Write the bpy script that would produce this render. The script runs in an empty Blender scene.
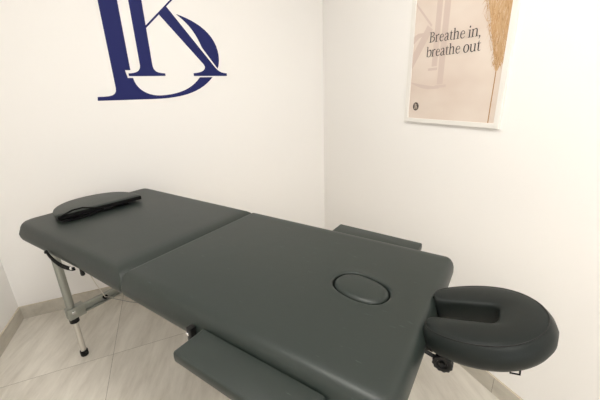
import bpy, bmesh, math, random
from mathutils import Vector, Matrix
random.seed(7)
C = bpy.context.scene.collection
PI = math.pi

# ------------------------------------------------------------------ helpers
def obj(name, bm, mats, parent=None, smooth=30):
    bmesh.ops.recalc_face_normals(bm, faces=bm.faces[:])
    me = bpy.data.meshes.new(name)
    bm.to_mesh(me); bm.free()
    if not isinstance(mats, (list, tuple)): mats = [mats]
    for m in mats: me.materials.append(m)
    if smooth:
        for p in me.polygons: p.use_smooth = True
        me.set_sharp_from_angle(angle=math.radians(smooth))
    o = bpy.data.objects.new(name, me); C.objects.link(o)
    if parent: o.parent = parent
    return o

def tag(o, label, cat, group=None):
    o['label'] = label; o['category'] = cat
    if group: o['group'] = group
    return o

def thing(name, label, cat, loc=(0, 0, 0), rotz=0):
    o = bpy.data.objects.new(name, None); C.objects.link(o)
    o.location = loc; o.rotation_euler = (0, 0, rotz); o.empty_display_size = .1
    return tag(o, label, cat)

def struct(name, bm, m, smooth=0):
    o = obj(name, bm, m, None, smooth); o['kind'] = 'structure'; return o

def box(bm, a, b, bevel=0, mi=0):
    x0, y0, z0 = a; x1, y1, z1 = b
    r = bmesh.ops.create_cube(bm, size=1)
    vs = r['verts']
    for v in vs:
        v.co = Vector((x0 + (v.co.x + .5) * (x1 - x0), y0 + (v.co.y + .5) * (y1 - y0), z0 + (v.co.z + .5) * (z1 - z0)))
    fs = {f for v in vs for f in v.link_faces}
    for f in fs: f.material_index = mi
    if bevel:
        es = list({e for v in vs for e in v.link_edges})
        bmesh.ops.bevel(bm, geom=es, offset=bevel, segments=2, profile=.6, affect='EDGES', material=mi if mi else -1)
    return vs

def loft(bm, rings, close_ring=True, cap0=True, cap1=True, mi=0):
    V = [[bm.verts.new(p) for p in r] for r in rings]
    n = len(V[0])
    for i in range(len(V) - 1):
        for j in range(n if close_ring else n - 1):
            k = (j + 1) % n
            f = bm.faces.new((V[i][j], V[i][k], V[i + 1][k], V[i + 1][j])); f.material_index = mi
    if cap0: bm.faces.new(V[0]).material_index = mi
    if cap1: bm.faces.new(V[-1]).material_index = mi
    return V

def frame_axes(d):
    d = d.normalized()
    up = Vector((0, 0, 1)) if abs(d.z) < .95 else Vector((1, 0, 0))
    a = d.cross(up).normalized(); b = a.cross(d).normalized()
    return a, b

def tube(bm, pts, r, seg=10, mi=0, rb=None, ref=None):
    """round (or oval, rb) tube along a polyline"""
    pts = [Vector(p) for p in pts]; rings = []
    for i, p in enumerate(pts):
        d = (pts[min(i + 1, len(pts) - 1)] - pts[max(i - 1, 0)])
        a, b = frame_axes(d)
        if ref is not None:
            a = Vector(ref); a = (a - a.dot(d.normalized()) * d.normalized()).normalized(); b = d.normalized().cross(a)
        ra = r[i] if isinstance(r, (list, tuple)) else r
        rbb = ra if rb is None else rb
        rings.append([p + a * ra * math.cos(2 * PI * k / seg) + b * rbb * math.sin(2 * PI * k / seg) for k in range(seg)])
    loft(bm, rings, mi=mi)

def lathe(bm, prof, centre, axis, seg=24, mi=0):
    """profile of (distance along axis, radius)"""
    c = Vector(centre); ax = Vector(axis).normalized(); a, b = frame_axes(ax)
    rings = [[c + ax * t + (a * math.cos(2 * PI * k / seg) + b * math.sin(2 * PI * k / seg)) * r for k in range(seg)] for t, r in prof]
    loft(bm, rings, mi=mi)

def rrect(hx0, hx1, hy0, hy1, radii, inset, z, nc=10, ns=16):
    """rounded rectangle ring, counter clockwise from the +x+y corner; radii (pp, np, nn, pn)"""
    cs = [(hx1, hy1, 1, 1, 0), (hx0, hy1, -1, 1, 90), (hx0, hy0, -1, -1, 180), (hx1, hy0, 1, -1, 270)]
    P = []
    for (cx, cy, sx, sy, a0), R in zip(cs, radii):
        r = max(R - inset, .003)
        ox = cx - sx * (inset + r); oy = cy - sy * (inset + r)
        for k in range(nc + 1):
            a = math.radians(a0 + 90 * k / nc)
            P.append(Vector((ox + r * math.cos(a), oy + r * math.sin(a), z)))
    out = []
    n = len(P)
    for i in range(n):
        out.append(P[i]); q = P[(i + 1) % n]
        if (i + 1) % (nc + 1) == 0:
            for k in range(1, ns): out.append(P[i].lerp(q, k / ns))
    return out

# ------------------------------------------------------------------ materials
def mat(name, col, rough=.5, metal=0, spec=.5):
    m = bpy.data.materials.new(name); m.use_nodes = True
    b = m.node_tree.nodes['Principled BSDF']
    b.inputs['Base Color'].default_value = (*col, 1)
    b.inputs['Roughness'].default_value = rough
    b.inputs['Metallic'].default_value = metal
    b.inputs['Specular IOR Level'].default_value = spec
    return m

def nn(m, t, **kw):
    n = m.node_tree.nodes.new(t)
    for k, v in kw.items(): setattr(n, k, v)
    return n

def lk(m, a, b): m.node_tree.links.new(a, b)

def bump(m, scale, strength, dist=.002, detail=3, coords='Object', stretch=None):
    b = m.node_tree.nodes['Principled BSDF']
    tc = nn(m, 'ShaderNodeTexCoord'); no = nn(m, 'ShaderNodeTexNoise'); bp = nn(m, 'ShaderNodeBump')
    no.inputs['Scale'].default_value = scale; no.inputs['Detail'].default_value = detail
    if stretch:
        mp = nn(m, 'ShaderNodeMapping'); mp.inputs['Scale'].default_value = stretch
        lk(m, tc.outputs[coords], mp.inputs['Vector']); lk(m, mp.outputs['Vector'], no.inputs['Vector'])
    else: lk(m, tc.outputs[coords], no.inputs['Vector'])
    bp.inputs['Strength'].default_value = strength; bp.inputs['Distance'].default_value = dist
    lk(m, no.outputs['Fac'], bp.inputs['Height']); lk(m, bp.outputs['Normal'], b.inputs['Normal'])
    return bp

def ramp(m, stops):
    r = nn(m, 'ShaderNodeValToRGB'); e = r.color_ramp.elements
    while len(e) < len(stops): e.new(.5)
    for el, (p, c) in zip(e, stops): el.position = p; el.color = (*c, 1)
    return r

M = {}
M['wall'] = mat('wall_paint', (.925, .901, .870), .55, spec=.3)
bump(M['wall'], 60, .08, .002)
M['ceiling'] = mat('ceiling_paint', (.92, .91, .89), .8)

def vinyl(name, col, rough, dust=True):
    m = mat(name, col, rough, spec=.45 if dust else .24)
    b = m.node_tree.nodes['Principled BSDF']
    tc = nn(m, 'ShaderNodeTexCoord')
    fine = nn(m, 'ShaderNodeTexVoronoi'); fine.inputs['Scale'].default_value = 700
    soft = nn(m, 'ShaderNodeTexNoise'); soft.inputs['Scale'].default_value = 7; soft.inputs['Detail'].default_value = 3
    lk(m, tc.outputs['Object'], fine.inputs['Vector']); lk(m, tc.outputs['Object'], soft.inputs['Vector'])
    b1 = nn(m, 'ShaderNodeBump'); b1.inputs['Strength'].default_value = .12; b1.inputs['Distance'].default_value = .0005
    b2 = nn(m, 'ShaderNodeBump'); b2.inputs['Strength'].default_value = .25; b2.inputs['Distance'].default_value = .004
    lk(m, fine.outputs['Distance'], b1.inputs['Height']); lk(m, soft.outputs['Fac'], b2.inputs['Height'])
    lk(m, b2.outputs['Normal'], b1.inputs['Normal']); lk(m, b1.outputs['Normal'], b.inputs['Normal'])
    if dust:
        # pale scuffs and specks of dust: thresholded stretched noise
        mp = nn(m, 'ShaderNodeMapping'); mp.inputs['Rotation'].default_value = (0, 0, .9); mp.inputs['Scale'].default_value = (1, 5, 1)
        n2 = nn(m, 'ShaderNodeTexNoise'); n2.inputs['Scale'].default_value = 22; n2.inputs['Detail'].default_value = 5
        lk(m, tc.outputs['Object'], mp.inputs['Vector']); lk(m, mp.outputs['Vector'], n2.inputs['Vector'])
        r = ramp(m, [(.685, (0, 0, 0)), (.77, (1, 1, 1))]); lk(m, n2.outputs['Fac'], r.inputs['Fac'])
        mx = nn(m, 'ShaderNodeMixRGB'); mx.inputs['Color1'].default_value = (*col, 1); mx.inputs['Color2'].default_value = (col[0] * 2.6, col[1] * 2.6, col[2] * 2.6, 1)
        lk(m, r.outputs['Color'], mx.inputs['Fac']); lk(m, mx.outputs['Color'], b.inputs['Base Color'])
    return m
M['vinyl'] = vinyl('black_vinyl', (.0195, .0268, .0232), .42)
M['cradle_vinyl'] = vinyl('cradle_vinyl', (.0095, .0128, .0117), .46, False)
M['plastic'] = mat('black_plastic', (.006, .006, .006), .4, spec=.25)
M['rubber'] = mat('black_rubber', (.006, .006, .006), .6, spec=.2)
M['webbing'] = mat('black_webbing', (.005, .005, .005), .75, spec=.15); bump(M['webbing'], 500, .4, .0006)
M['piping'] = mat('seam_thread', (.006, .006, .006), .6)
M['alu'] = mat('brushed_aluminium', (.34, .35, .315), .42, .7); bump(M['alu'], 40, .08, .0005, stretch=(1, 1, .05))
M['alu2'] = mat('satin_aluminium', (.66, .63, .57), .45, .6)
M['chrome'] = mat('chrome', (.8, .8, .8), .15, 1)
M['string'] = mat('white_cord', (.72, .68, .60), .7)
M['wire'] = mat('steel_cable', (.20, .19, .17), .4, .5)
M['navy'] = mat('navy_vinyl', (.014, .018, .115), .6, spec=.2)
M['frame'] = mat('white_lacquer', (.84, .81, .76), .35)
M['ink'] = mat('black_ink', (.035, .028, .030), .6)
M['ghost'] = mat('pale_rose_ink', (.66, .535, .47), .6)
M['badge'] = mat('brown_ink', (.075, .052, .045), .6)
M['badge_letter'] = mat('beige_ink', (.66, .56, .47), .6)
M['grass_a'] = mat('tan_print', (.54, .31, .14), .7)
M['grass_b'] = mat('light_tan_print', (.60, .39, .21), .7)
M['grass_c'] = mat('brown_print', (.44, .245, .10), .7)
M['grass_d'] = mat('pale_plume_print', (.70, .54, .38), .7)

def tile_mat(name, base_lo, base_hi, x0, y0, size, grout, axis='xy', vein=1.0):
    m = mat(name, base_hi, .38)
    b = m.node_tree.nodes['Principled BSDF']
    tc = nn(m, 'ShaderNodeTexCoord'); sp = nn(m, 'ShaderNodeSeparateXYZ'); lk(m, tc.outputs['Object'], sp.inputs['Vector'])
    def math_(op, a, c, d=None):
        n = nn(m, 'ShaderNodeMath', operation=op)
        for i, v in enumerate((a, c, d)):
            if v is None: continue
            if isinstance(v, (int, float)): n.inputs[i].default_value = v
            else: lk(m, v, n.inputs[i])
        return n.outputs[0]
    lines = []; cells = []
    for ch, off in (('X', x0), ('Y', y0)):
        if ch.lower() not in axis: continue
        t = math_('DIVIDE', math_('SUBTRACT', sp.outputs[ch], off), size)
        cells.append(math_('FLOOR', t, 0))
        fr = math_('FRACT', t, 0)
        dist = math_('MINIMUM', fr, math_('SUBTRACT', 1, fr))
        lines.append(math_('LESS_THAN', dist, .0011 / size))
    line = lines[0] if len(lines) == 1 else math_('MAXIMUM', lines[0], lines[1])
    cell = cells[0] if len(cells) == 1 else math_('ADD', math_('MULTIPLY', cells[0], 3.7), math_('MULTIPLY', cells[1], 8.3))
    off = nn(m, 'ShaderNodeCombineXYZ'); lk(m, cell, off.inputs['X']); lk(m, cell, off.inputs['Z'])
    add = nn(m, 'ShaderNodeVectorMath', operation='ADD'); lk(m, tc.outputs['Object'], add.inputs[0]); lk(m, off.outputs[0], add.inputs[1])
    rot = nn(m, 'ShaderNodeMapping'); rot.inputs['Rotation'].default_value = (0, 0, math.radians(14)); 
    lk(m, add.outputs[0], rot.inputs['Vector'])
    st = nn(m, 'ShaderNodeMapping'); st.inputs['Scale'].default_value = (10, 2.2, 10); lk(m, rot.outputs['Vector'], st.inputs['Vector'])
    n1 = nn(m, 'ShaderNodeTexNoise'); n1.inputs['Scale'].default_value = 1.0; n1.inputs['Detail'].default_value = 6; n1.inputs['Distortion'].default_value = .25
    n1.inputs['Roughness'].default_value = .68
    lk(m, st.outputs['Vector'], n1.inputs['Vector'])
    st2 = nn(m, 'ShaderNodeMapping'); st2.inputs['Scale'].default_value = (40, 5, 40); lk(m, rot.outputs['Vector'], st2.inputs['Vector'])
    n2 = nn(m, 'ShaderNodeTexNoise'); n2.inputs['Scale'].default_value = 1.0; n2.inputs['Detail'].default_value = 4
    lk(m, st2.outputs['Vector'], n2.inputs['Vector'])
    f = math_('ADD', math_('MULTIPLY', n1.outputs['Fac'], .75), math_('MULTIPLY', n2.outputs['Fac'], .25))
    mid = tuple((a + c) / 2 for a, c in zip(base_lo, base_hi))
    r = ramp(m, [(.33, base_lo), (.45, mid), (.60, base_hi)]); lk(m, f, r.inputs['Fac'])
    mx = nn(m, 'ShaderNodeMixRGB'); lk(m, line, mx.inputs['Fac']); lk(m, r.outputs['Color'], mx.inputs['Color1']); mx.inputs['Color2'].default_value = (*grout, 1)
    lk(m, mx.outputs['Color'], b.inputs['Base Color'])
    return m
M['floor'] = tile_mat('stone_look_tile', (.56, .515, .44), (.76, .715, .635), -.475, 1.818, 1.2, (.26, .22, .17))
M['base_back'] = tile_mat('skirting_tile_back', (.44, .405, .34), (.58, .54, .465), -.475, 0, 1.2, (.2, .17, .13), 'x')
M['base_side'] = tile_mat('skirting_tile_side', (.44, .405, .34), (.58, .54, .465), 0, .703, 1.2, (.2, .17, .13), 'y')
M['grout'] = mat('grout', (.60, .53, .42), .8)

# ------------------------------------------------------------------ the room
XL, XR, YB, YF, H = -1.110, 1.303, 2.478, -2.1, 2.85
bm = bmesh.new(); box(bm, (XL - .1, YF - .1, -.1), (XR + .1, YB + .1, 0)); struct('floor', bm, M['floor'])
bm = bmesh.new(); box(bm, (XL - .1, YF - .1, H), (XR + .1, YB + .1, H + .1)); struct('ceiling', bm, M['ceiling'])
bm = bmesh.new(); box(bm, (XL - .1, YB, 0), (XR + .1, YB + .1, H)); struct('wall_back', bm, M['wall'])
WX0, WX1, WZ0, WZ1 = -.80, 1.0, .35, 2.25          # unseen window behind the camera, added to let light in
bm = bmesh.new()
box(bm, (XL - .1, YF - .1, 0), (WX0, YF, H)); box(bm, (WX1, YF - .1, 0), (XR + .1, YF, H))
box(bm, (WX0, YF - .1, 0), (WX1, YF, WZ0)); box(bm, (WX0, YF - .1, WZ1), (WX1, YF, H)); struct('wall_front', bm, M['wall'])
bm = bmesh.new()
for x in (WX0, (WX0 + WX1) / 2 - .03, WX1 - .06): box(bm, (x, YF - .08, WZ0), (x + .06, YF - .03, WZ1), .004)
for z in (WZ0, WZ1 - .06): box(bm, (WX0, YF - .08, z), (WX1, YF - .03, z + .06), .004)
struct('added_window_1', bm, M['frame'])  # frame of the added window, out of view
bm = bmesh.new(); box(bm, (XL - .1, YF, 0), (XL, YB, H)); struct('wall_left', bm, M['wall'])
bm = bmesh.new(); box(bm, (XR, YF, 0), (XR + .1, YB, H)); struct('wall_right', bm, M['wall'])
BH = .094; T = .010
def skirting(name, a, b, m):
    bm = bmesh.new(); box(bm, a, (b[0], b[1], b[2]), .0012)
    o = struct(name, bm, m); return o
skirting('baseboard_back', (XL, YB - T, 0), (XR, YB, BH), M['base_back'])
skirting('baseboard_left', (XL, YF, 0), (XL + T, YB - T, BH), M['base_side'])
skirting('baseboard_right', (XR - T, YF, 0), (XR, YB - T, BH), M['base_side'])
# pale bead of grout on top of the skirting tiles
for nm, a, b in (('trim_1', (XL, YB - T, BH), (XR, YB, BH + .002)), ('trim_2', (XL, YF, BH), (XL + T, YB - T, BH + .002)), ('trim_3', (XR - T, YF, BH), (XR, YB - T, BH + .002))):
    bm = bmesh.new(); box(bm, a, b); struct(nm, bm, M['grout'])

# ------------------------------------------------------------------ massage table
ANG = math.radians(-57.2)
U = Vector((math.cos(ANG), math.sin(ANG), 0)); N = Vector((-U.y, U.x, 0))
base = U * -1.136 + N * .822
table = thing('massage_table', 'black vinyl folding massage table with aluminium legs in the middle of the room', 'massage table', base, ANG)
ZT = .831
PROF = [(.05, .740), (.014, .741), (.005, .745), (.001, .756), (-.002, .775), (-.001, .795), (.003, .809), (.010, .820), (.018, .8265), (.028, .830), (.045, ZT), (.056, ZT), (.075, ZT)]
PC = (.802, .005)      # centre of the face hole, table coordinates
PA, PB, PR, PE = .095, .066, -.21, 2.35
def hole_pt(a, grow, z, cx=PC[0], cy=PC[1], rot=PR):
    """point on the rounded oval of the hole in direction a (measured in its own axes)"""
    A, B = PA + grow, PB + grow
    c, s_ = math.cos(a), math.sin(a)
    r = (abs(c / A) ** PE + abs(s_ / B) ** PE) ** (-1 / PE)
    x, y = r * c, r * s_
    return Vector((cx + x * math.cos(rot) - y * math.sin(rot), cy + x * math.sin(rot) + y * math.cos(rot), z))
def panel(x0, x1, radii, hole):
    bm = bmesh.new()
    rings = []
    for i, z in PROF:
        r = rrect(x0 - (i * .72 if hole else 0), x1 - (0 if hole else i * 1.3), -.377, .381, radii, i, z)
        k = max(0, min(1, (z - .768) / .034)); k = k * k * (3 - 2 * k)
        for p in r:                      # the near side slopes in towards the top; the foot end is a little wider there
            if p.y < 0: p.y -= .020 * max(0, min(1, (-p.x - .35) / .6)) - .010 * k * min(1, -p.y / .2)
        rings.append(r)
    if not hole:
        loft(bm, rings)
    else:
        last = rings[-1]; er = []
        for grow, z in ((.045, ZT), (.018, ZT), (.011, ZT + .0006), (.007, ZT), (.004, ZT - .003), (.003, ZT - .008), (.003, ZT - .034)):
            ring = []
            for p in last:
                d = Vector((p.x - PC[0], p.y - PC[1])); a = math.atan2(d.y, d.x) - PR
                ring.append(hole_pt(a, grow, z))
            er.append(ring)
        loft(bm, rings + er)
    return bm
R1, R0 = .052, .010
p1 = obj('cushion_panel', panel(-1.050, .0105, (R0, R1, .088, R0), False), M['vinyl'], table, 50)
p2 = obj('cushion_panel', panel(.0135, 1.030, (.034, R0, R0, R1), True), M['vinyl'], table, 50)
# underside frames (plywood skirt and cross rails) of both halves
def under(x0, x1):
    bm = bmesh.new()
    for y0, y1 in ((-.335, -.305), (.305, .335)): box(bm, (x0, y0, .716), (x1, y1, .742), .002)
    for x in (x0, x1 - .03): box(bm, (x, -.305, .716), (x + .03, .305, .742), .002)
    return bm
obj('under_frame', under(-.985, -.012), M['plastic'], table); obj('under_frame', under(.012, .985), M['plastic'], table)
for y in (-.29, .26):
    bm = bmesh.new(); box(bm, (-.04, y, .709), (.04, y + .03, .7155), .001); lathe(bm, [(0, .006), (.03, .006)], (0, y, .708), (0, 1, 0), 12)
    obj('hinge', bm, M['alu'], table)

def leg(lx, sy):
    # upper oval tube, telescoping lower tube, collar and rubber foot
    top = Vector((lx, sy * .325, .728)); foot = Vector((lx, sy * .330, 0))
    at = lambda z: foot.lerp(top, z / .728)
    bm = bmesh.new()
    tube(bm, [at(.715), at(.262)], .0205, 20, 0, .0155, (0, 1, 0))
    l = obj('leg', bm, M['alu'], table)
    bm = bmesh.new(); tube(bm, [at(.30), at(.016)], .0145, 20, 0, .0125, (0, 1, 0))
    e = obj('leg_extension', bm, M['alu2'], l); e['label'] = 'paler lower leg tube'
    bm = bmesh.new(); tube(bm, [at(.263), at(.262), at(.240), at(.237)], [.021, .024, .024, .020], 20, 0, None, (0, 1, 0)); obj('collar', bm, M['plastic'], l)
    bm = bmesh.new(); tube(bm, [at(.036), at(.034), at(.006), at(0)], [.018, .0205, .0205, .018], 20, 0, None, (0, 1, 0)); obj('rubber_foot', bm, M['rubber'], l)
    bm = bmesh.new(); y0 = at(.3).y
    box(bm, (lx - .024, y0 - .026 if sy < 0 else y0 - .060, .268), (lx + .024, y0 + .060 if sy < 0 else y0 + .026, .335), .004)
    obj('bracket', bm, M['alu'], l)
    bm = bmesh.new()
    lathe(bm, [(0, .009), (.004, .009), (.006, .006)], (lx + .024, y0, .31), (1, 0, 0), 14); obj('bolt', bm, M['chrome'], l)
for lx in (-.794, .794):
    leg(lx, -1); leg(lx, 1)
    bm = bmesh.new()
    # channel bar: web plus two flanges
    s = -1 if lx > 0 else 1
    box(bm, (lx - .006, -.285, .274), (lx + .000, .285, .326), .001)
    box(bm, (lx - .006, -.285, .320), (lx + .020, .285, .326), .001)
    box(bm, (lx - .006, -.285, .274), (lx + .020, .285, .280), .001)
    cb = obj('crossbar', bm, M['alu'], table)
    bm = bmesh.new(); lathe(bm, [(0, .014), (.012, .014), (.016, .010)], (lx + .000, -.150, .300), (1, 0, 0), 16); obj('stopper', bm, M['rubber'], cb)
    bm = bmesh.new(); box(bm, (lx - .022, -.33, .70), (lx + .022, .33, .7155), .003); obj('pivot_bar', bm, M['alu'], table)

# cables between the end leg bar and the underside
bm = bmesh.new(); tube(bm, [(-.40, -.338, .745), (-.585, -.250, .528), (-.768, -.158, .312), (-.766, -.120, .286)], .0022, 8)
c = obj('cable', bm, M['string'], table); c['label'] = 'white tension cord'
bm = bmesh.new(); tube(bm, [(-.768, -.145, .300), (-.28, -.235, .512), (.19, -.325, .735)], .0016, 8)
obj('cable', bm, M['wire'], table)
bm = bmesh.new()
lathe(bm, [(0, .004), (.012, .006), (.030, .009), (.038, .009), (.042, .005)], (-.365, -.362, .742), (.12, .05, -1), 12)
obj('cord_lock', bm, M['plastic'], table)
# carrying handle: padded strap hanging in a shallow bow along the edge
def strap(pts, w, t, mi=0, bm=None, side=Vector((0, 0, 1))):
    bm = bm or bmesh.new(); pts = [Vector(p) for p in pts]; rings = []
    for i, p in enumerate(pts):
        d = (pts[min(i + 1, len(pts) - 1)] - pts[max(i - 1, 0)]).normalized()
        b = (side - side.dot(d) * d).normalized(); a = d.cross(b)
        ww = w[i] if isinstance(w, (list, tuple)) else w
        rings.append([p + b * ww * sb * c1 + a * t * sa for sb, sa, c1 in ((1, -.4, .5), (1, .4, .5), (.8, 1, .5), (-.8, 1, .5), (-1, .4, .5), (-1, -.4, .5), (-.8, -1, .5), (.8, -1, .5))])
    loft(bm, rings, mi=mi); return bm
hp = []
for k in range(17):
    t = k / 16; x = -.615 + .255 * t
    z = .772 - .026 * math.sin(PI * t ** .75) ** .7 - .024 * t
    hp.append((x, -.397 + .011 * t - .004 * math.sin(PI * t), z))
hd = obj('carry_handle', strap(hp, [.016 + .006 * math.sin(PI * k / 16) for k in range(17)], .004), M['webbing'], table)
bm = bmesh.new(); lathe(bm, [(0, .008), (.003, .008), (.006, .005)], (-.374, -.391, .749), (0, -1, 0), 16); obj('rivet', bm, M['chrome'], hd)
bm = bmesh.new(); lathe(bm, [(0, .007), (.003, .007), (.006, .005)], (-.606, -.402, .770), (0, -1, 0), 16); obj('rivet', bm, M['plastic'], hd)

# side armrests
def armrest(y0, y1):
    s = 1 if y0 > 0 else -1
    yi, yo = (y0, y1) if s > 0 else (y1, y0)
    bm = bmesh.new(); rings = []
    for i, z in ((.010, .768), (.002, .769), (0, .772), (-.001, .784), (0, .796), (.002, .7995), (.007, .8010)):
        r = rrect(.477, .884, min(yi, yo), max(yi, yo), (.007,) * 4, i, z, 4, 8)
        for p in r:
            if s > 0: p.y -= .022 * (p.x - .477) / .407 * (p.y - yi) / (yo - yi)
            else: p.y -= .011 * max(0, (.801 - z) / .03) * (yo - p.y) / (yo - yi)
        rings.append(r)
    loft(bm, rings)
    a = obj('armrest', bm, M['vinyl'], table, 50)
    bm = bmesh.new()
    for x in (.55, .80): tube(bm, [(x, s * .33, .745), (x, s * .42, .745), (x, s * .45, .757), (x, s * .46, .769)], .007, 10)
    box(bm, (.52, min(s * .40, s * .46), .762), (.84, max(s * .40, s * .46), .7685), .001)
    obj('armrest_bracket', bm, M['plastic'], a)
armrest(-.477, -.3725); armrest(.384, .511)
bm = bmesh.new()
box(bm, (.424, -.396, .735), (.446, -.376, .796), .004)
lathe(bm, [(0, .0065), (.004, .0065), (.006, .004)], (.433, -.396, .778), (0, -1, 0), 16, 1)
obj('latch', bm, [M['plastic'], M['chrome']], table)

# face cradle --------------------------------------------------------------
TH = math.radians(15)
def resample(P, m):
    P = [Vector((*p, 0)) for p in P]
    # smooth (Catmull-Rom) then even spacing
    Q = []
    for i in range(len(P) - 1):
        a = P[max(i - 1, 0)]; b = P[i]; c = P[i + 1]; d = P[min(i + 2, len(P) - 1)]
        for k in range(8):
            t = k / 8
            Q.append(.5 * ((2 * b) + (c - a) * t + (2 * a - 5 * b + 4 * c - d) * t * t + (3 * b - a - 3 * c + d) * t ** 3))
    Q.append(P[-1])
    L = [0]
    for a, b in zip(Q, Q[1:]): L.append(L[-1] + (b - a).length)
    out = []; j = 0
    for k in range(m + 1):
        t = L[-1] * k / m
        while j < len(Q) - 2 and L[j + 1] < t: j += 1
        out.append(Q[j].lerp(Q[j + 1], min(1, (t - L[j]) / max(1e-9, L[j + 1] - L[j]))))
    return out
HO = [(-.021, .062), (-.019, .088), (.002, .108), (.035, .122), (.078, .132), (.12, .134), (.158, .127), (.195, .108), (.225, .078), (.245, .041), (.252, 0)]
HI = [(-.021, .057), (-.016, .042), (-.006, .0365), (.03, .0365), (.07, .0365), (.105, .0365), (.133, .036), (.144, .030), (.149, .018), (.150, 0)]
HM = 40
ho, hi = resample(HO, HM), resample(HI, HM)
def blend(t):   # first part: tip fan, then matched by arc length with a squarer pairing at the slot's end
    return t
def mirror(P): return P + [Vector((p.x, -p.y, 0)) for p in reversed(P[:-1])]
# the -w arm stops a little shorter than the +w arm
OUT, INN = mirror(ho), mirror(hi)
for P in (OUT, INN):
    for p in P:
        if p.y < 0: p.x += .008 * max(0, min(1, (.08 - p.x) / .1))
for p in INN:
    if p.y < 0: p.y *= 1.20
def outward(i):
    d = (OUT[min(i + 1, len(OUT) - 1)] - OUT[max(i - 1, 0)]).normalized(); o = Vector((-d.y, d.x, 0))
    return o if o.dot(OUT[i] - INN[i]) > 0 or i in (0, len(OUT) - 1) else -o
def inward(i):
    d = (INN[min(i + 1, len(INN) - 1)] - INN[max(i - 1, 0)]).normalized(); o = Vector((d.y, -d.x, 0))
    return o if o.dot(INN[i] - OUT[i]) > 0 or i in (0, len(OUT) - 1) else -o
def sweep(section, mi=0, bm=None):
    """section: (f from inner 0 to outer 1, distance beyond that edge, height)"""
    bm = bm or bmesh.new(); rings = []
    n = len(OUT)
    for i in range(n):
        ring = []
        for f, e, z in section:
            p = INN[i].lerp(OUT[i], f)
            if f >= .99: p = p + outward(i) * e
            elif f <= .01: p = p + inward(i) * e
            ring.append(Vector((p.x, p.y, z)))
        rings.append(ring)
    # rounded ends: the end ring pulled out a little
    loft(bm, rings, mi=mi); return bm
SEC = [(.3, 0, -.070), (0, -.010, -.070), (0, -.002, -.066), (0, .001, -.050), (0, .0015, -.030), (0, .001, -.012), (0, -.0005, -.005), (0, -.003, -.0015), (.12, 0, .0010),
       (.3, 0, .0035), (.5, 0, .0045), (.7, 0, .0035), (.86, 0, .0015), (1, -.004, -.0008), (1, 0, -.003), (1, .0015, -.0035), (1, .007, -.010), (1, .013, -.022), (1, .0155, -.036), (1, .0125, -.052), (1, .004, -.066), (1, -.004, -.072), (.7, 0, -.073)]
FR = [(.2, 0, -.084), (.8, 0, -.084), (.8, 0, -.0715), (.2, 0, -.0715)]
fb = sweep(FR)
# two rods into the table end, hinge arms
for w in (-.062, .062):
    tube(fb, [(-.105, w - .0, .0 - .045), (-.03, w, -.060), (.04, w, -.076)], .008, 12)
    box(fb, (-.03, w - .012, -.092), (.06, w + .012, -.078), .002)
tube(fb, [(-.012, -.085, -.079), (-.012, .085, -.079)], .007, 12)
cradle = obj('face_cradle', fb, M['plastic'], table)
cradle.location = (1.034, .009, .843); cradle.rotation_euler = (0, -TH, 0)
cradle['label'] = 'horseshoe face cradle on adjustable rods'
cb_ = sweep(SEC)
# stitched seam running round the outer top edge and the inner lip
tube(cb_, [OUT[i] + outward(i) * .001 + Vector((0, 0, -.0022)) for i in range(1, len(OUT) - 1)], .0012, 6, 1)
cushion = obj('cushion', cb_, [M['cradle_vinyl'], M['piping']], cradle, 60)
def knob(w, s):
    bm = bmesh.new()
    # lobed hand knob: ribbed rim, hub
    rings = []
    c0 = Vector((.020, w, -.090))
    for t, r, rib in ((0, .010, 0), (.006, .021, 0), (.008, .0245, 1), (.020, .0245, 1), (.022, .021, 0), (.0215, .014, 0), (.018, .012, 0), (.018, .008, 0), (.024, .0065, 0)):
        rings.append([c0 + Vector((math.cos(2 * PI * k / 48) * (r + (.0012 * math.cos(12 * 2 * PI * k / 48) if rib else 0)), s * t, math.sin(2 * PI * k / 48) * (r + (.0012 * math.cos(12 * 2 * PI * k / 48) if rib else 0)))) for k in range(48)])
    loft(bm, rings)
    tube(bm, [(.016, w - s * .02, -.090), (.016, w + s * .004, -.090)], .005, 10)
    tube(bm, [(-.055, w + s * .006, -.050), (-.02, w + s * .010, -.068), (.012, w + s * .008, -.088)], .0055, 10)
    obj('adjustment_knob', bm, M['plastic'], cradle)
knob(-.098, -1); knob(.098, 1)
bm = bmesh.new(); tube(bm, [(.165, -.088, -.080), (.167, -.108, -.085), (.185, -.108, -.085), (.187, -.086, -.080)], .0024, 8)
obj('buckle_loop', bm, M['plastic'], cradle)

# face hole plug ------------------------------------------------------------
q = Matrix.Translation(base) @ Matrix.Rotation(ANG, 4, 'Z')
bm = bmesh.new(); rings = []
for gr, z in ((-.012, 0), (-.003, .001), (-.001, .008), (-.0015, .022), (-.003, .028), (-.007, .0325), (-.013, .0355), (-.022, .0370), (-.036, .0378), (-.052, .0380)):
    rings.append([hole_pt(2 * PI * k / 72, gr, z, 0, 0, 0) for k in range(72)])
loft(bm, rings)
plug = obj('face_hole_plug', bm, M['vinyl'], None, 60)
plug.location = q @ Vector((PC[0], PC[1], ZT - .033)); plug.rotation_euler = (0, 0, ANG + PR)
tag(plug, 'oval puffed black plug filling the face hole near the head end of the table', 'plug')

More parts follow.
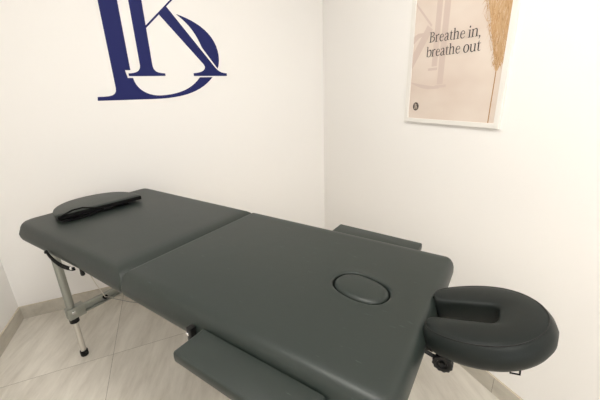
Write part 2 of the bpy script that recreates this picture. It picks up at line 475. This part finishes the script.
# loose armrest shelf lying on the foot end ---------------------------------
sh = thing('armrest_shelf', 'thin half-moon padded black armrest shelf with straps lying on the foot end of the table', 'armrest shelf',
           q @ Vector((-.766, -.050, ZT + .0145)), ANG + math.radians(-7))
def halfmoon(inset, z):
    P = []; n = 40
    # straight front edge (towards +x), round back
    hw, dep = .222 - inset, .262 - inset
    for k in range(n + 1):
        a = PI / 2 + PI * k / n
        P.append(Vector((-.02 - dep * abs(math.cos(a)) ** .85, hw * math.copysign(abs(math.sin(a)) ** .9, math.sin(a)), z)))
    P += [Vector((.0 - inset, -hw + .004, z)), Vector((.0 - inset, hw - .004, z))]
    return P
bm = bmesh.new()
loft(bm, [halfmoon(i, z) for i, z in ((.008, .0), (.001, .002), (0, .008), (0, .018), (.003, .024), (.009, .027), (.02, .0285))])
obj('pad', bm, M['vinyl'], sh, 50)
bm = bmesh.new()
strap([(.0035, -.216, .012), (.0055, -.10, .013), (.0055, .10, .013), (.0035, .216, .012)], .021, .0025, bm=bm)
obj('edge_binding', bm, M['webbing'], sh)
bm = bmesh.new()
lp = [(.012, -.216, .006), (.024, -.200, -.004), (.034, -.17, -.007), (.036, -.13, -.007), (.030, -.08, -.006), (.018, -.03, -.002), (.012, .03, .008), (.012, .12, .006)]
strap(lp, .008, .003, bm=bm, side=Vector((.6, 0, 1)))
lp = [(.010, -.216, .010), (.012, -.195, .024), (.014, -.15, .040), (.012, -.10, .040), (.010, -.05, .024), (.012, -.01, .012)]
strap(lp, .008, .003, bm=bm, side=Vector((.8, 0, 1)))
obj('strap', bm, M['webbing'], sh)
for y in (-.13, .13):
    bm = bmesh.new(); box(bm, (-.20, y - .012, -.0140), (-.012, y + .012, .0005), .002)
    obj('support_rail', bm, M['plastic'], sh)
bm = bmesh.new(); box(bm, (.011, .00, -.004), (.022, .045, .008), .002); obj('buckle', bm, M['plastic'], sh)

# ------------------------------------------------------------------ monogram on the back wall
def arc(p0, p1, p2, p3, n=8):
    """cubic bezier points without the first"""
    P = [Vector((*p, 0)) for p in (p0, p1, p2, p3)]; out = []
    for k in range(1, n + 1):
        t = k / n
        v = P[0] * (1 - t) ** 3 + 3 * P[1] * t * (1 - t) ** 2 + 3 * P[2] * t * t * (1 - t) + P[3] * t ** 3
        out.append((v.x, v.y))
    return out
def plate(bm, pts, t, place, mi=0):
    """flat outline given thickness t; place(a, b, depth) gives the point in the room"""
    f = [bm.verts.new(place(a, b, t)) for a, b in pts]; g = [bm.verts.new(place(a, b, 0)) for a, b in pts]
    n = len(pts)
    es = []
    for k in range(n):
        bm.faces.new((f[k], f[(k + 1) % n], g[(k + 1) % n], g[k])).material_index = mi
    es = [bm.edges.get((f[k], f[(k + 1) % n])) for k in range(n)]
    r = bmesh.ops.triangle_fill(bm, edges=es, use_beauty=True)
    for x in r['geom']:
        if isinstance(x, bmesh.types.BMFace): x.material_index = mi
mono = thing('wall_monogram', 'large navy blue serif BK monogram on the cream back wall', 'wall logo', (.08, YB, 1.44))
on_back = lambda a, b, d: Vector((a - .08, -d, b - 1.44))
B1 = [(-.128, 2.27), (-.128, 1.625), (-.160, 1.625), (-.152, 1.577), (-.121, 1.577)] \
   + arc((-.121, 1.577), (-.112, 1.50), (-.045, 1.462), (.030, 1.462), 10) \
   + arc((.030, 1.462), (.15, 1.465), (.245, 1.50), (.308, 1.577), 10) + [(.397, 1.577)] \
   + arc((.397, 1.577), (.31, 1.483), (.19, 1.440), (-.02, 1.440), 12) \
   + [(-.352, 1.440), (-.348, 1.464)] + arc((-.348, 1.464), (-.27, 1.463), (-.236, 1.468), (-.234, 1.515), 6) \
   + [(-.234, 2.26)] + arc((-.234, 2.26), (-.236, 2.30), (-.27, 2.31), (-.35, 2.31), 6) + [(-.35, 2.334), (-.128, 2.334)]
B2 = [(.205, 1.969)] + arc((.205, 1.969), (.33, 1.935), (.455, 1.86), (.457, 1.715), 12) + arc((.457, 1.715), (.457, 1.68), (.450, 1.655), (.440, 1.634), 4) \
   + [(.434, 1.642), (.346, 1.772)] + arc((.346, 1.772), (.32, 1.85), (.285, 1.91), (.205, 1.969), 8)[:-1]
bm = bmesh.new(); plate(bm, B1, .0015, on_back); plate(bm, B2, .0015, on_back)
obj('letter_b', bm, M['navy'], mono, 0)
K = [(-.066, 2.224), (-.066, 1.655)] + arc((-.066, 1.655), (-.068, 1.615), (-.10, 1.606), (-.143, 1.605), 6) \
  + [(-.143, 1.588), (.082, 1.588), (.082, 1.604)] + arc((.082, 1.604), (.03, 1.606), (.012, 1.618), (.010, 1.655), 6) \
  + [(.010, 1.878), (.100, 1.960), (.345, 1.662)] + arc((.345, 1.662), (.368, 1.630), (.33, 1.606), (.268, 1.604), 6) \
  + [(.268, 1.586), (.502, 1.584), (.502, 1.602)] + arc((.502, 1.602), (.465, 1.606), (.450, 1.610), (.424, 1.640), 5) \
  + [(.152, 2.009), (.378, 2.216)] + arc((.37, 2.216), (.395, 2.244), (.41, 2.252), (.45, 2.254), 5) + [(.45, 2.270), (.27, 2.270), (.27, 2.254)] \
  + arc((.27, 2.254), (.33, 2.250), (.36, 2.239), (.365, 2.216), 5) + [(.010, 1.893), (.010, 2.216)] \
  + arc((.010, 2.216), (.012, 2.244), (.03, 2.254), (.08, 2.255), 5) + [(.08, 2.270), (-.14, 2.270), (-.14, 2.255)] + arc((-.14, 2.255), (-.09, 2.254), (-.068, 2.244), (-.066, 2.224), 5)[:-1]
bm = bmesh.new(); plate(bm, K, .0015, on_back)
obj('letter_k', bm, M['navy'], mono, 0)

# ------------------------------------------------------------------ poster on the right wall
PX0, PX1, PZ0, PZ1 = -1.461, -.890, 1.268, 2.07       # across = -y, up = z
FW, FD = .030, .013
poster = thing('framed_poster', 'white-framed beige poster with pampas grass and breathing words on the right wall', 'poster', (XR, 1.17, PZ0))
def on_right(a, b, d): return Vector((-d, -a - 1.17, b - PZ0))
bm = bmesh.new()
fr_out = [(PX0, PZ0), (PX1, PZ0), (PX1, PZ1), (PX0, PZ1)]; fr_in = [(PX0 + FW, PZ0 + .022), (PX1 - FW + .006, PZ0 + .022), (PX1 - FW + .006, PZ1 - .022), (PX0 + FW, PZ1 - .022)]
rings = [[on_right(a, b, d) for a, b in src] for src, d in ((fr_out, .0), (fr_out, FD - .002), ([(a + (.002 if a < -1.2 else -.002), b + (.002 if b < 1.5 else -.002)) for a, b in fr_out], FD), (fr_in, FD), (fr_in, .004))]
loft(bm, rings, cap0=False, cap1=False)
obj('frame', bm, M['frame'], poster, 0)
AX0, AX1, AZ0, AZ1 = PX0 + FW, PX1 - FW + .006, PZ0 + .022, PZ1 - .022
M['paper'] = mat('beige_poster_paper', (.72, .58, .475), .55)
def _paper():
    m = M['paper']; b = m.node_tree.nodes['Principled BSDF']
    tc = nn(m, 'ShaderNodeTexCoord'); mp = nn(m, 'ShaderNodeMapping'); mp.inputs['Scale'].default_value = (1, 2.2, 4.5); mp.inputs['Rotation'].default_value = (.35, 0, 0)
    no = nn(m, 'ShaderNodeTexNoise'); no.inputs['Scale'].default_value = 1.6; no.inputs['Detail'].default_value = 2
    lk(m, tc.outputs['Object'], mp.inputs['Vector']); lk(m, mp.outputs['Vector'], no.inputs['Vector'])
    r = ramp(m, [(.3, (.71, .59, .505)), (.7, (.79, .69, .605))]); lk(m, no.outputs['Fac'], r.inputs['Fac']); lk(m, r.outputs['Color'], b.inputs['Base Color'])
_paper()
bm = bmesh.new()
vs = box(bm, (-.0075, -AX1 - 1.17, AZ0 - PZ0), (-.002, -AX0 - 1.17, AZ1 - PZ0))
sheet = obj('print', bm, M['paper'], poster, 0)
D0 = .0075
def at_d(d): return lambda a, b, t: on_right(a, b, d if t else D0)
def clip(pts, x0=AX0, x1=AX1, z0=AZ0, z1=AZ1):
    """clip a convex outline to the sheet"""
    def cut(P, f, g):
        out = []
        for i in range(len(P)):
            a, b = P[i - 1], P[i]
            fa, fb_ = f(a), f(b)
            if (fa >= 0) != (fb_ >= 0):
                t = fa / (fa - fb_); out.append((a[0] + (b[0] - a[0]) * t, a[1] + (b[1] - a[1]) * t))
            if fb_ >= 0: out.append(b)
        return out
    for f in (lambda p: p[0] - x0, lambda p: x1 - p[0], lambda p: p[1] - z0, lambda p: z1 - p[1]):
        pts = cut(pts, f, None) if len(pts) >= 3 else []
    return pts
def flat(bm, pts, d, mi=0):
    pts = clip(pts)
    if len(pts) < 3: return
    try: f = bm.faces.new([bm.verts.new(on_right(a, b, d)) for a, b in pts]); f.material_index = mi
    except ValueError: pass
def ribbon(bm, pts, ws, d, mi=0):
    """stroke of varying width as quads"""
    pts = [Vector((a, b)) for a, b in pts]; L = []; R = []
    for i, p in enumerate(pts):
        t = (pts[min(i + 1, len(pts) - 1)] - pts[max(i - 1, 0)])
        t = t.normalized() if t.length else Vector((1, 0)); o = Vector((-t.y, t.x)); w = ws[i] if isinstance(ws, (list, tuple)) else ws
        L.append(p + o * w / 2); R.append(p - o * w / 2)
    for i in range(len(pts) - 1):
        flat(bm, [tuple(L[i]), tuple(L[i + 1]), tuple(R[i + 1]), tuple(R[i])], d, mi)
# pale giant monogram, partly cut by the sheet's left edge (turned letters)
bm = bmesh.new()
g = .0079
ribbon(bm, [(-1.276, 2.04), (-1.276, 1.545)], .034, g); ribbon(bm, [(-1.230, 2.04), (-1.230, 1.46)], .036, g)
ribbon(bm, [(-1.315, 1.533), (-1.255, 1.533)], .012, g)
ribbon(bm, [(-1.445, 1.865), (-1.315, 1.732)], .010, g + .0001)
ribbon(bm, [(-1.455, 1.545), (-1.325, 1.728)], .044, g + .0002)
ribbon(bm, [(-1.44, 1.680), (-1.40, 1.700), (-1.36, 1.705)], [.034, .026, .008], g + .0003)
ribbon(bm, [(-1.43, 1.475)] + [(-1.43 + .20 * t, 1.475 - .030 * math.sin(PI * .6 * t)) for t in (.2, .4, .6, .8, 1)], [.004, .012, .018, .018, .014, .012], g + .0004)
ribbon(bm, [(-1.26, 1.449), (-1.19, 1.451)], .012, g + .0005)
obj('printed_monogram', bm, M['ghost'], sheet, 0)
# pampas grass picture
bm = bmesh.new(); g = .0082
rnd = random.Random(3)
stem = [(-.9435, AZ0), (-.9435, 1.36), (-.9425, 1.45), (-.942, 1.56)]
ribbon(bm, stem, [.005, .005, .0045, .004], g, 2)
def axis(z): return -.942 + .012 * ((z - 1.5) / .5)
# body of the plume
zs = [1.500 + .018 * k for k in range(31)]
def halfl(z):
    return min(.120, .006 + .37 * max(z - 1.50, 0))
for k in range(30):
    z0, z1 = zs[k], zs[k + 1]
    flat(bm, [(axis(z0) - halfl(z0) * .80, z0), (axis(z1) - halfl(z1) * .80, z1), (axis(z1) + halfl(z1), z1), (axis(z0) + halfl(z0), z0)], g + .0001, 1)
for k in range(900):
    z = 1.515 + .54 * rnd.random(); side = rnd.uniform(-1, 1); h = halfl(z)
    x = axis(z) + side * h * .88
    ln = rnd.uniform(.022, .050) * min(1, .35 + h / .06); le = side * rnd.uniform(.25, .8) + rnd.uniform(-.2, .2)
    pts = [(x, z), (x + le * ln * .4, z - ln * .1 + rnd.uniform(-.004, .004)), (x + le * ln, z + ln * (.75 if rnd.random() < .5 else -.75))]
    ribbon(bm, pts, [.0015, .0022, .0004], g + .0002 + .0000004 * k, rnd.choice([0, 0, 1, 2, 3]) if abs(side) < .9 else rnd.choice([0, 1, 3]))
obj('printed_pampas_grass', bm, [M['grass_a'], M['grass_b'], M['grass_c'], M['grass_d']], sheet, 0)
# lettering: serif letters drawn from thick and thin strokes (units: x-height 1)
def curve(*p, n=8): return [p[0]] + arc(p[0], p[1], p[2], p[3], n)
TK, TN, SR = .20, .085, .07
def S(x, y, w=.36): return ([(x - w / 2, y), (x + w / 2, y)], SR)
G = {}
G['B'] = (1.05, [([(.22, 0), (.22, 1.45)], TK), S(.16, .03, .36), S(.16, 1.42, .36), (curve((.22, 1.42), (.95, 1.5), (.95, .80), (.3, .78)), [TN, .08, .12, .18, .2, .18, .12, .08, TN]),
               (curve((.3, .78), (1.15, .80), (1.1, -.05), (.22, .03)), [TN, .08, .12, .18, .22, .2, .14, .08, TN])])
G['b'] = (.98, [([(.18, .02), (.18, 1.5)], TK), S(.09, 1.48, .22), (curve((.18, .75), (.45, 1.12), (.9, 1.05), (.86, .48)), [TN, .08, .09, .11, .14, .17, .2, .21, .22]), (curve((.86, .48), (.84, -.1), (.4, -.08), (.18, .12)), [.22, .2, .16, .12, .1, .09, .08, .08, TN])])
G['r'] = (.68, [([(.20, 0), (.20, .98)], TK), S(.22, .03, .42), S(.12, .95, .22), (curve((.20, .62), (.3, .95), (.45, 1.05), (.62, .93)), [TN, .08, .08, .09, .1, .12, .16, .18, .16])])
G['e'] = (.84, [([(.14, .56), (.72, .56)], TN), (curve((.72, .56), (.70, 1.1), (.16, 1.12), (.15, .48)), [.12, .11, .08, .07, .08, .11, .15, .19, .2]), (curve((.15, .48), (.16, -.08), (.60, -.1), (.75, .22)), [.2, .19, .16, .13, .1, .09, .08, .07, .06])])
G['a'] = (.86, [(curve((.14, .80), (.2, 1.08), (.62, 1.1), (.60, .72)), [.14, .12, .08, .07, .08, .12, .16, .18, TK]), ([(.60, .75), (.60, .18)], TK), (curve((.60, .18), (.60, .0), (.72, .0), (.84, .08)), [.18, .16, .13, .1, .08, .08, .07, .07, .06]),
               (curve((.60, .60), (.30, .52), (.12, .42), (.14, .22)), [TN, .08, .08, .09, .1, .13, .16, .18, .19]), (curve((.14, .22), (.16, -.06), (.42, -.06), (.60, .20)), [.19, .17, .14, .11, .09, .08, .08, .08, TN])])
G['t'] = (.58, [([(.24, .95), (.24, .20)], TK), ([(.26, 1.28), (.20, .95)], [.04, .2]), ([(.03, .96), (.52, .96)], SR), (curve((.24, .22), (.24, .0), (.38, -.04), (.54, .10)), [.2, .17, .14, .11, .09, .08, .07, .07, .06])])
G['h'] = (1.02, [([(.20, 0), (.20, 1.5)], TK), S(.20, .03, .38), S(.11, 1.48, .22), (curve((.20, .70), (.36, 1.08), (.78, 1.12), (.76, .66)), [TN, .08, .08, .09, .11, .14, .17, .19, TK]), ([(.76, .68), (.76, 0)], TK), S(.76, .03, .38)])
G['n'] = (1.02, [([(.20, 0), (.20, .98)], TK), S(.20, .03, .38), S(.11, .96, .22), (curve((.20, .70), (.36, 1.08), (.78, 1.12), (.76, .66)), [TN, .08, .08, .09, .11, .14, .17, .19, TK]), ([(.76, .68), (.76, 0)], TK), S(.76, .03, .38)])
G['i'] = (.48, [([(.24, 0), (.24, .98)], TK), S(.24, .03, .38), S(.14, .96, .24), ([(.23, 1.22), (.23, 1.46)], .22)])
G['o'] = (.94, [(curve((.47, 1.0), (.02, 1.0), (.02, 0), (.47, 0), n=12), [TN, .1, .14, .18, .21, .22, .22, .22, .21, .18, .14, .1, TN]), (curve((.47, 1.0), (.92, 1.0), (.92, 0), (.47, 0), n=12), [TN, .1, .14, .18, .21, .22, .22, .22, .21, .18, .14, .1, TN])])
G['u'] = (1.0, [([(.20, .98), (.20, .36)], TK), S(.11, .96, .24), (curve((.20, .38), (.20, -.08), (.56, -.14), (.74, .26)), [TK, .19, .17, .14, .11, .09, .08, .08, TN]), ([(.76, .98), (.76, .02)], TK), S(.66, .96, .24), S(.86, .03, .2)])
G[','] = (.34, [([(.16, .14), (.17, -.02)], [.2, .22]), (curve((.20, .04), (.2, -.12), (.16, -.22), (.06, -.30)), [.18, .16, .13, .11, .09, .08, .06, .05, .04])])
G[' '] = (.36, [])
bm = bmesh.new(); cnt = 0
for text, x0, x1, zl, zr in (('Breathe in,', -1.322, -1.034, 1.661, 1.645), ('breathe out', -1.334, -1.027, 1.596, 1.588)):
    adv = sum(G[c][0] for c in text); k = (x1 - x0) / adv; x = x0
    for c in text:
        w, st = G[c]
        for pts, ws in st:
            z0 = -.003 + zl + (zr - zl) * (x - x0) / (x1 - x0)
            sc = .0315
            cnt += 1
            ribbon(bm, [(x + a * k, z0 + b * sc) for a, b in pts], [v * .029 for v in ws] if isinstance(ws, list) else ws * .029, .00885 + cnt * .000002)
        x += w * k
txt = obj('lettering', bm, M['ink'], sheet, 0); txt['label'] = 'black serif words'
# round badge with a tiny letter
bm = bmesh.new()
cx, cz = -1.379, 1.352
flat(bm, [(cx + .0215 * math.cos(2 * PI * k / 32), cz + .0215 * math.sin(2 * PI * k / 32)) for k in range(32)], .0088, 0)
def bs(pts, w, d): ribbon(bm, [(cx + a * .021, cz + b * .021) for a, b in pts], w * .021, d, 1)
bs([(-.28, -.6), (-.28, .6)], .18, .0090); bs([(-.5, -.6), (.1, -.6)], .08, .00901); bs([(-.5, .6), (.1, .6)], .08, .00902); bs([(.02, -.4), (.02, .62)], .14, .00903)
bs([(.05, .05), (.42, .55)], .08, .00904); bs([(.1, .15), (.5, -.42)], .16, .00905); bs([(.05, -.6), (.35, -.55), (.52, -.35)], .1, .00906)
obj('badge', bm, [M['badge'], M['badge_letter']], sheet, 0)

# ------------------------------------------------------------------ added lamps and light
def added_panel_light(x, y, power, label):  # out-of-view ceiling panel, added to light the room
    t = thing('added_ceiling_light', label, 'added ceiling light', (x, y, H - .03))
    m = M.get('diffuser')
    if m is None:
        m = M['diffuser'] = mat('diffuser', (.9, .9, .9), .5); b = m.node_tree.nodes['Principled BSDF']
        b.inputs['Emission Color'].default_value = (1, .97, .92, 1); b.inputs['Emission Strength'].default_value = power
    bm = bmesh.new(); box(bm, (-.30, -.30, .002), (.30, .30, .006)); obj('diffuser', bm, m, t, 0)
    bm = bmesh.new()
    for a, b in (((-.32, -.32, 0), (-.30, .32, .03)), ((.30, -.32, 0), (.32, .32, .03)), ((-.30, -.32, 0), (.30, -.30, .03)), ((-.30, .30, 0), (.30, .32, .03))): box(bm, a, b, .001)
    obj('frame', bm, M['frame'], t, 0)
added_panel_light(.05, .70, 22, 'added unseen square white ceiling panel light over the massage table')
added_panel_light(.05, -1.0, 22, 'added unseen square white ceiling panel light near the added front window')
pl = bpy.data.lights.new('added_window_fill', 'AREA'); pl.shape = 'RECTANGLE'; pl.size = WX1 - WX0; pl.size_y = WZ1 - WZ0  # fill light added outside the unseen window to brighten the room
pl.energy = 18; pl.color = (.97, .985, 1)
po = bpy.data.objects.new('added_window_fill', pl); C.objects.link(po)
po.location = ((WX0 + WX1) / 2, YF - .12, (WZ0 + WZ1) / 2); po.rotation_euler = (PI / 2, 0, 0)

w = bpy.data.worlds.new('World'); bpy.context.scene.world = w; w.use_nodes = True
w.node_tree.nodes['Background'].inputs[0].default_value = (.9, .95, 1, 1); w.node_tree.nodes['Background'].inputs[1].default_value = .4

# ------------------------------------------------------------------ camera
cam = bpy.data.cameras.new('camera'); co = bpy.data.objects.new('camera', cam); C.objects.link(co)
cam.sensor_width = 36; cam.lens = 36 * 311.614 / 600; cam.clip_start = .02
yaw, pitch, roll = -.4017, -.3236, -.0350
Rm = Matrix.Rotation(yaw, 3, 'Z') @ Matrix.Rotation(pitch, 3, 'X') @ Matrix(((1, 0, 0), (0, 0, -1), (0, 1, 0))) @ Matrix.Rotation(roll, 3, 'Z')
co.matrix_world = Matrix.Translation((0, 0, 1.43)) @ Rm.to_4x4()
sc = bpy.context.scene; sc.camera = co
sc.view_settings.view_transform = 'Standard'; sc.view_settings.look = 'None'; sc.view_settings.gamma = 1
sc.view_settings.use_curve_mapping = False; sc.view_settings.exposure = 0.07
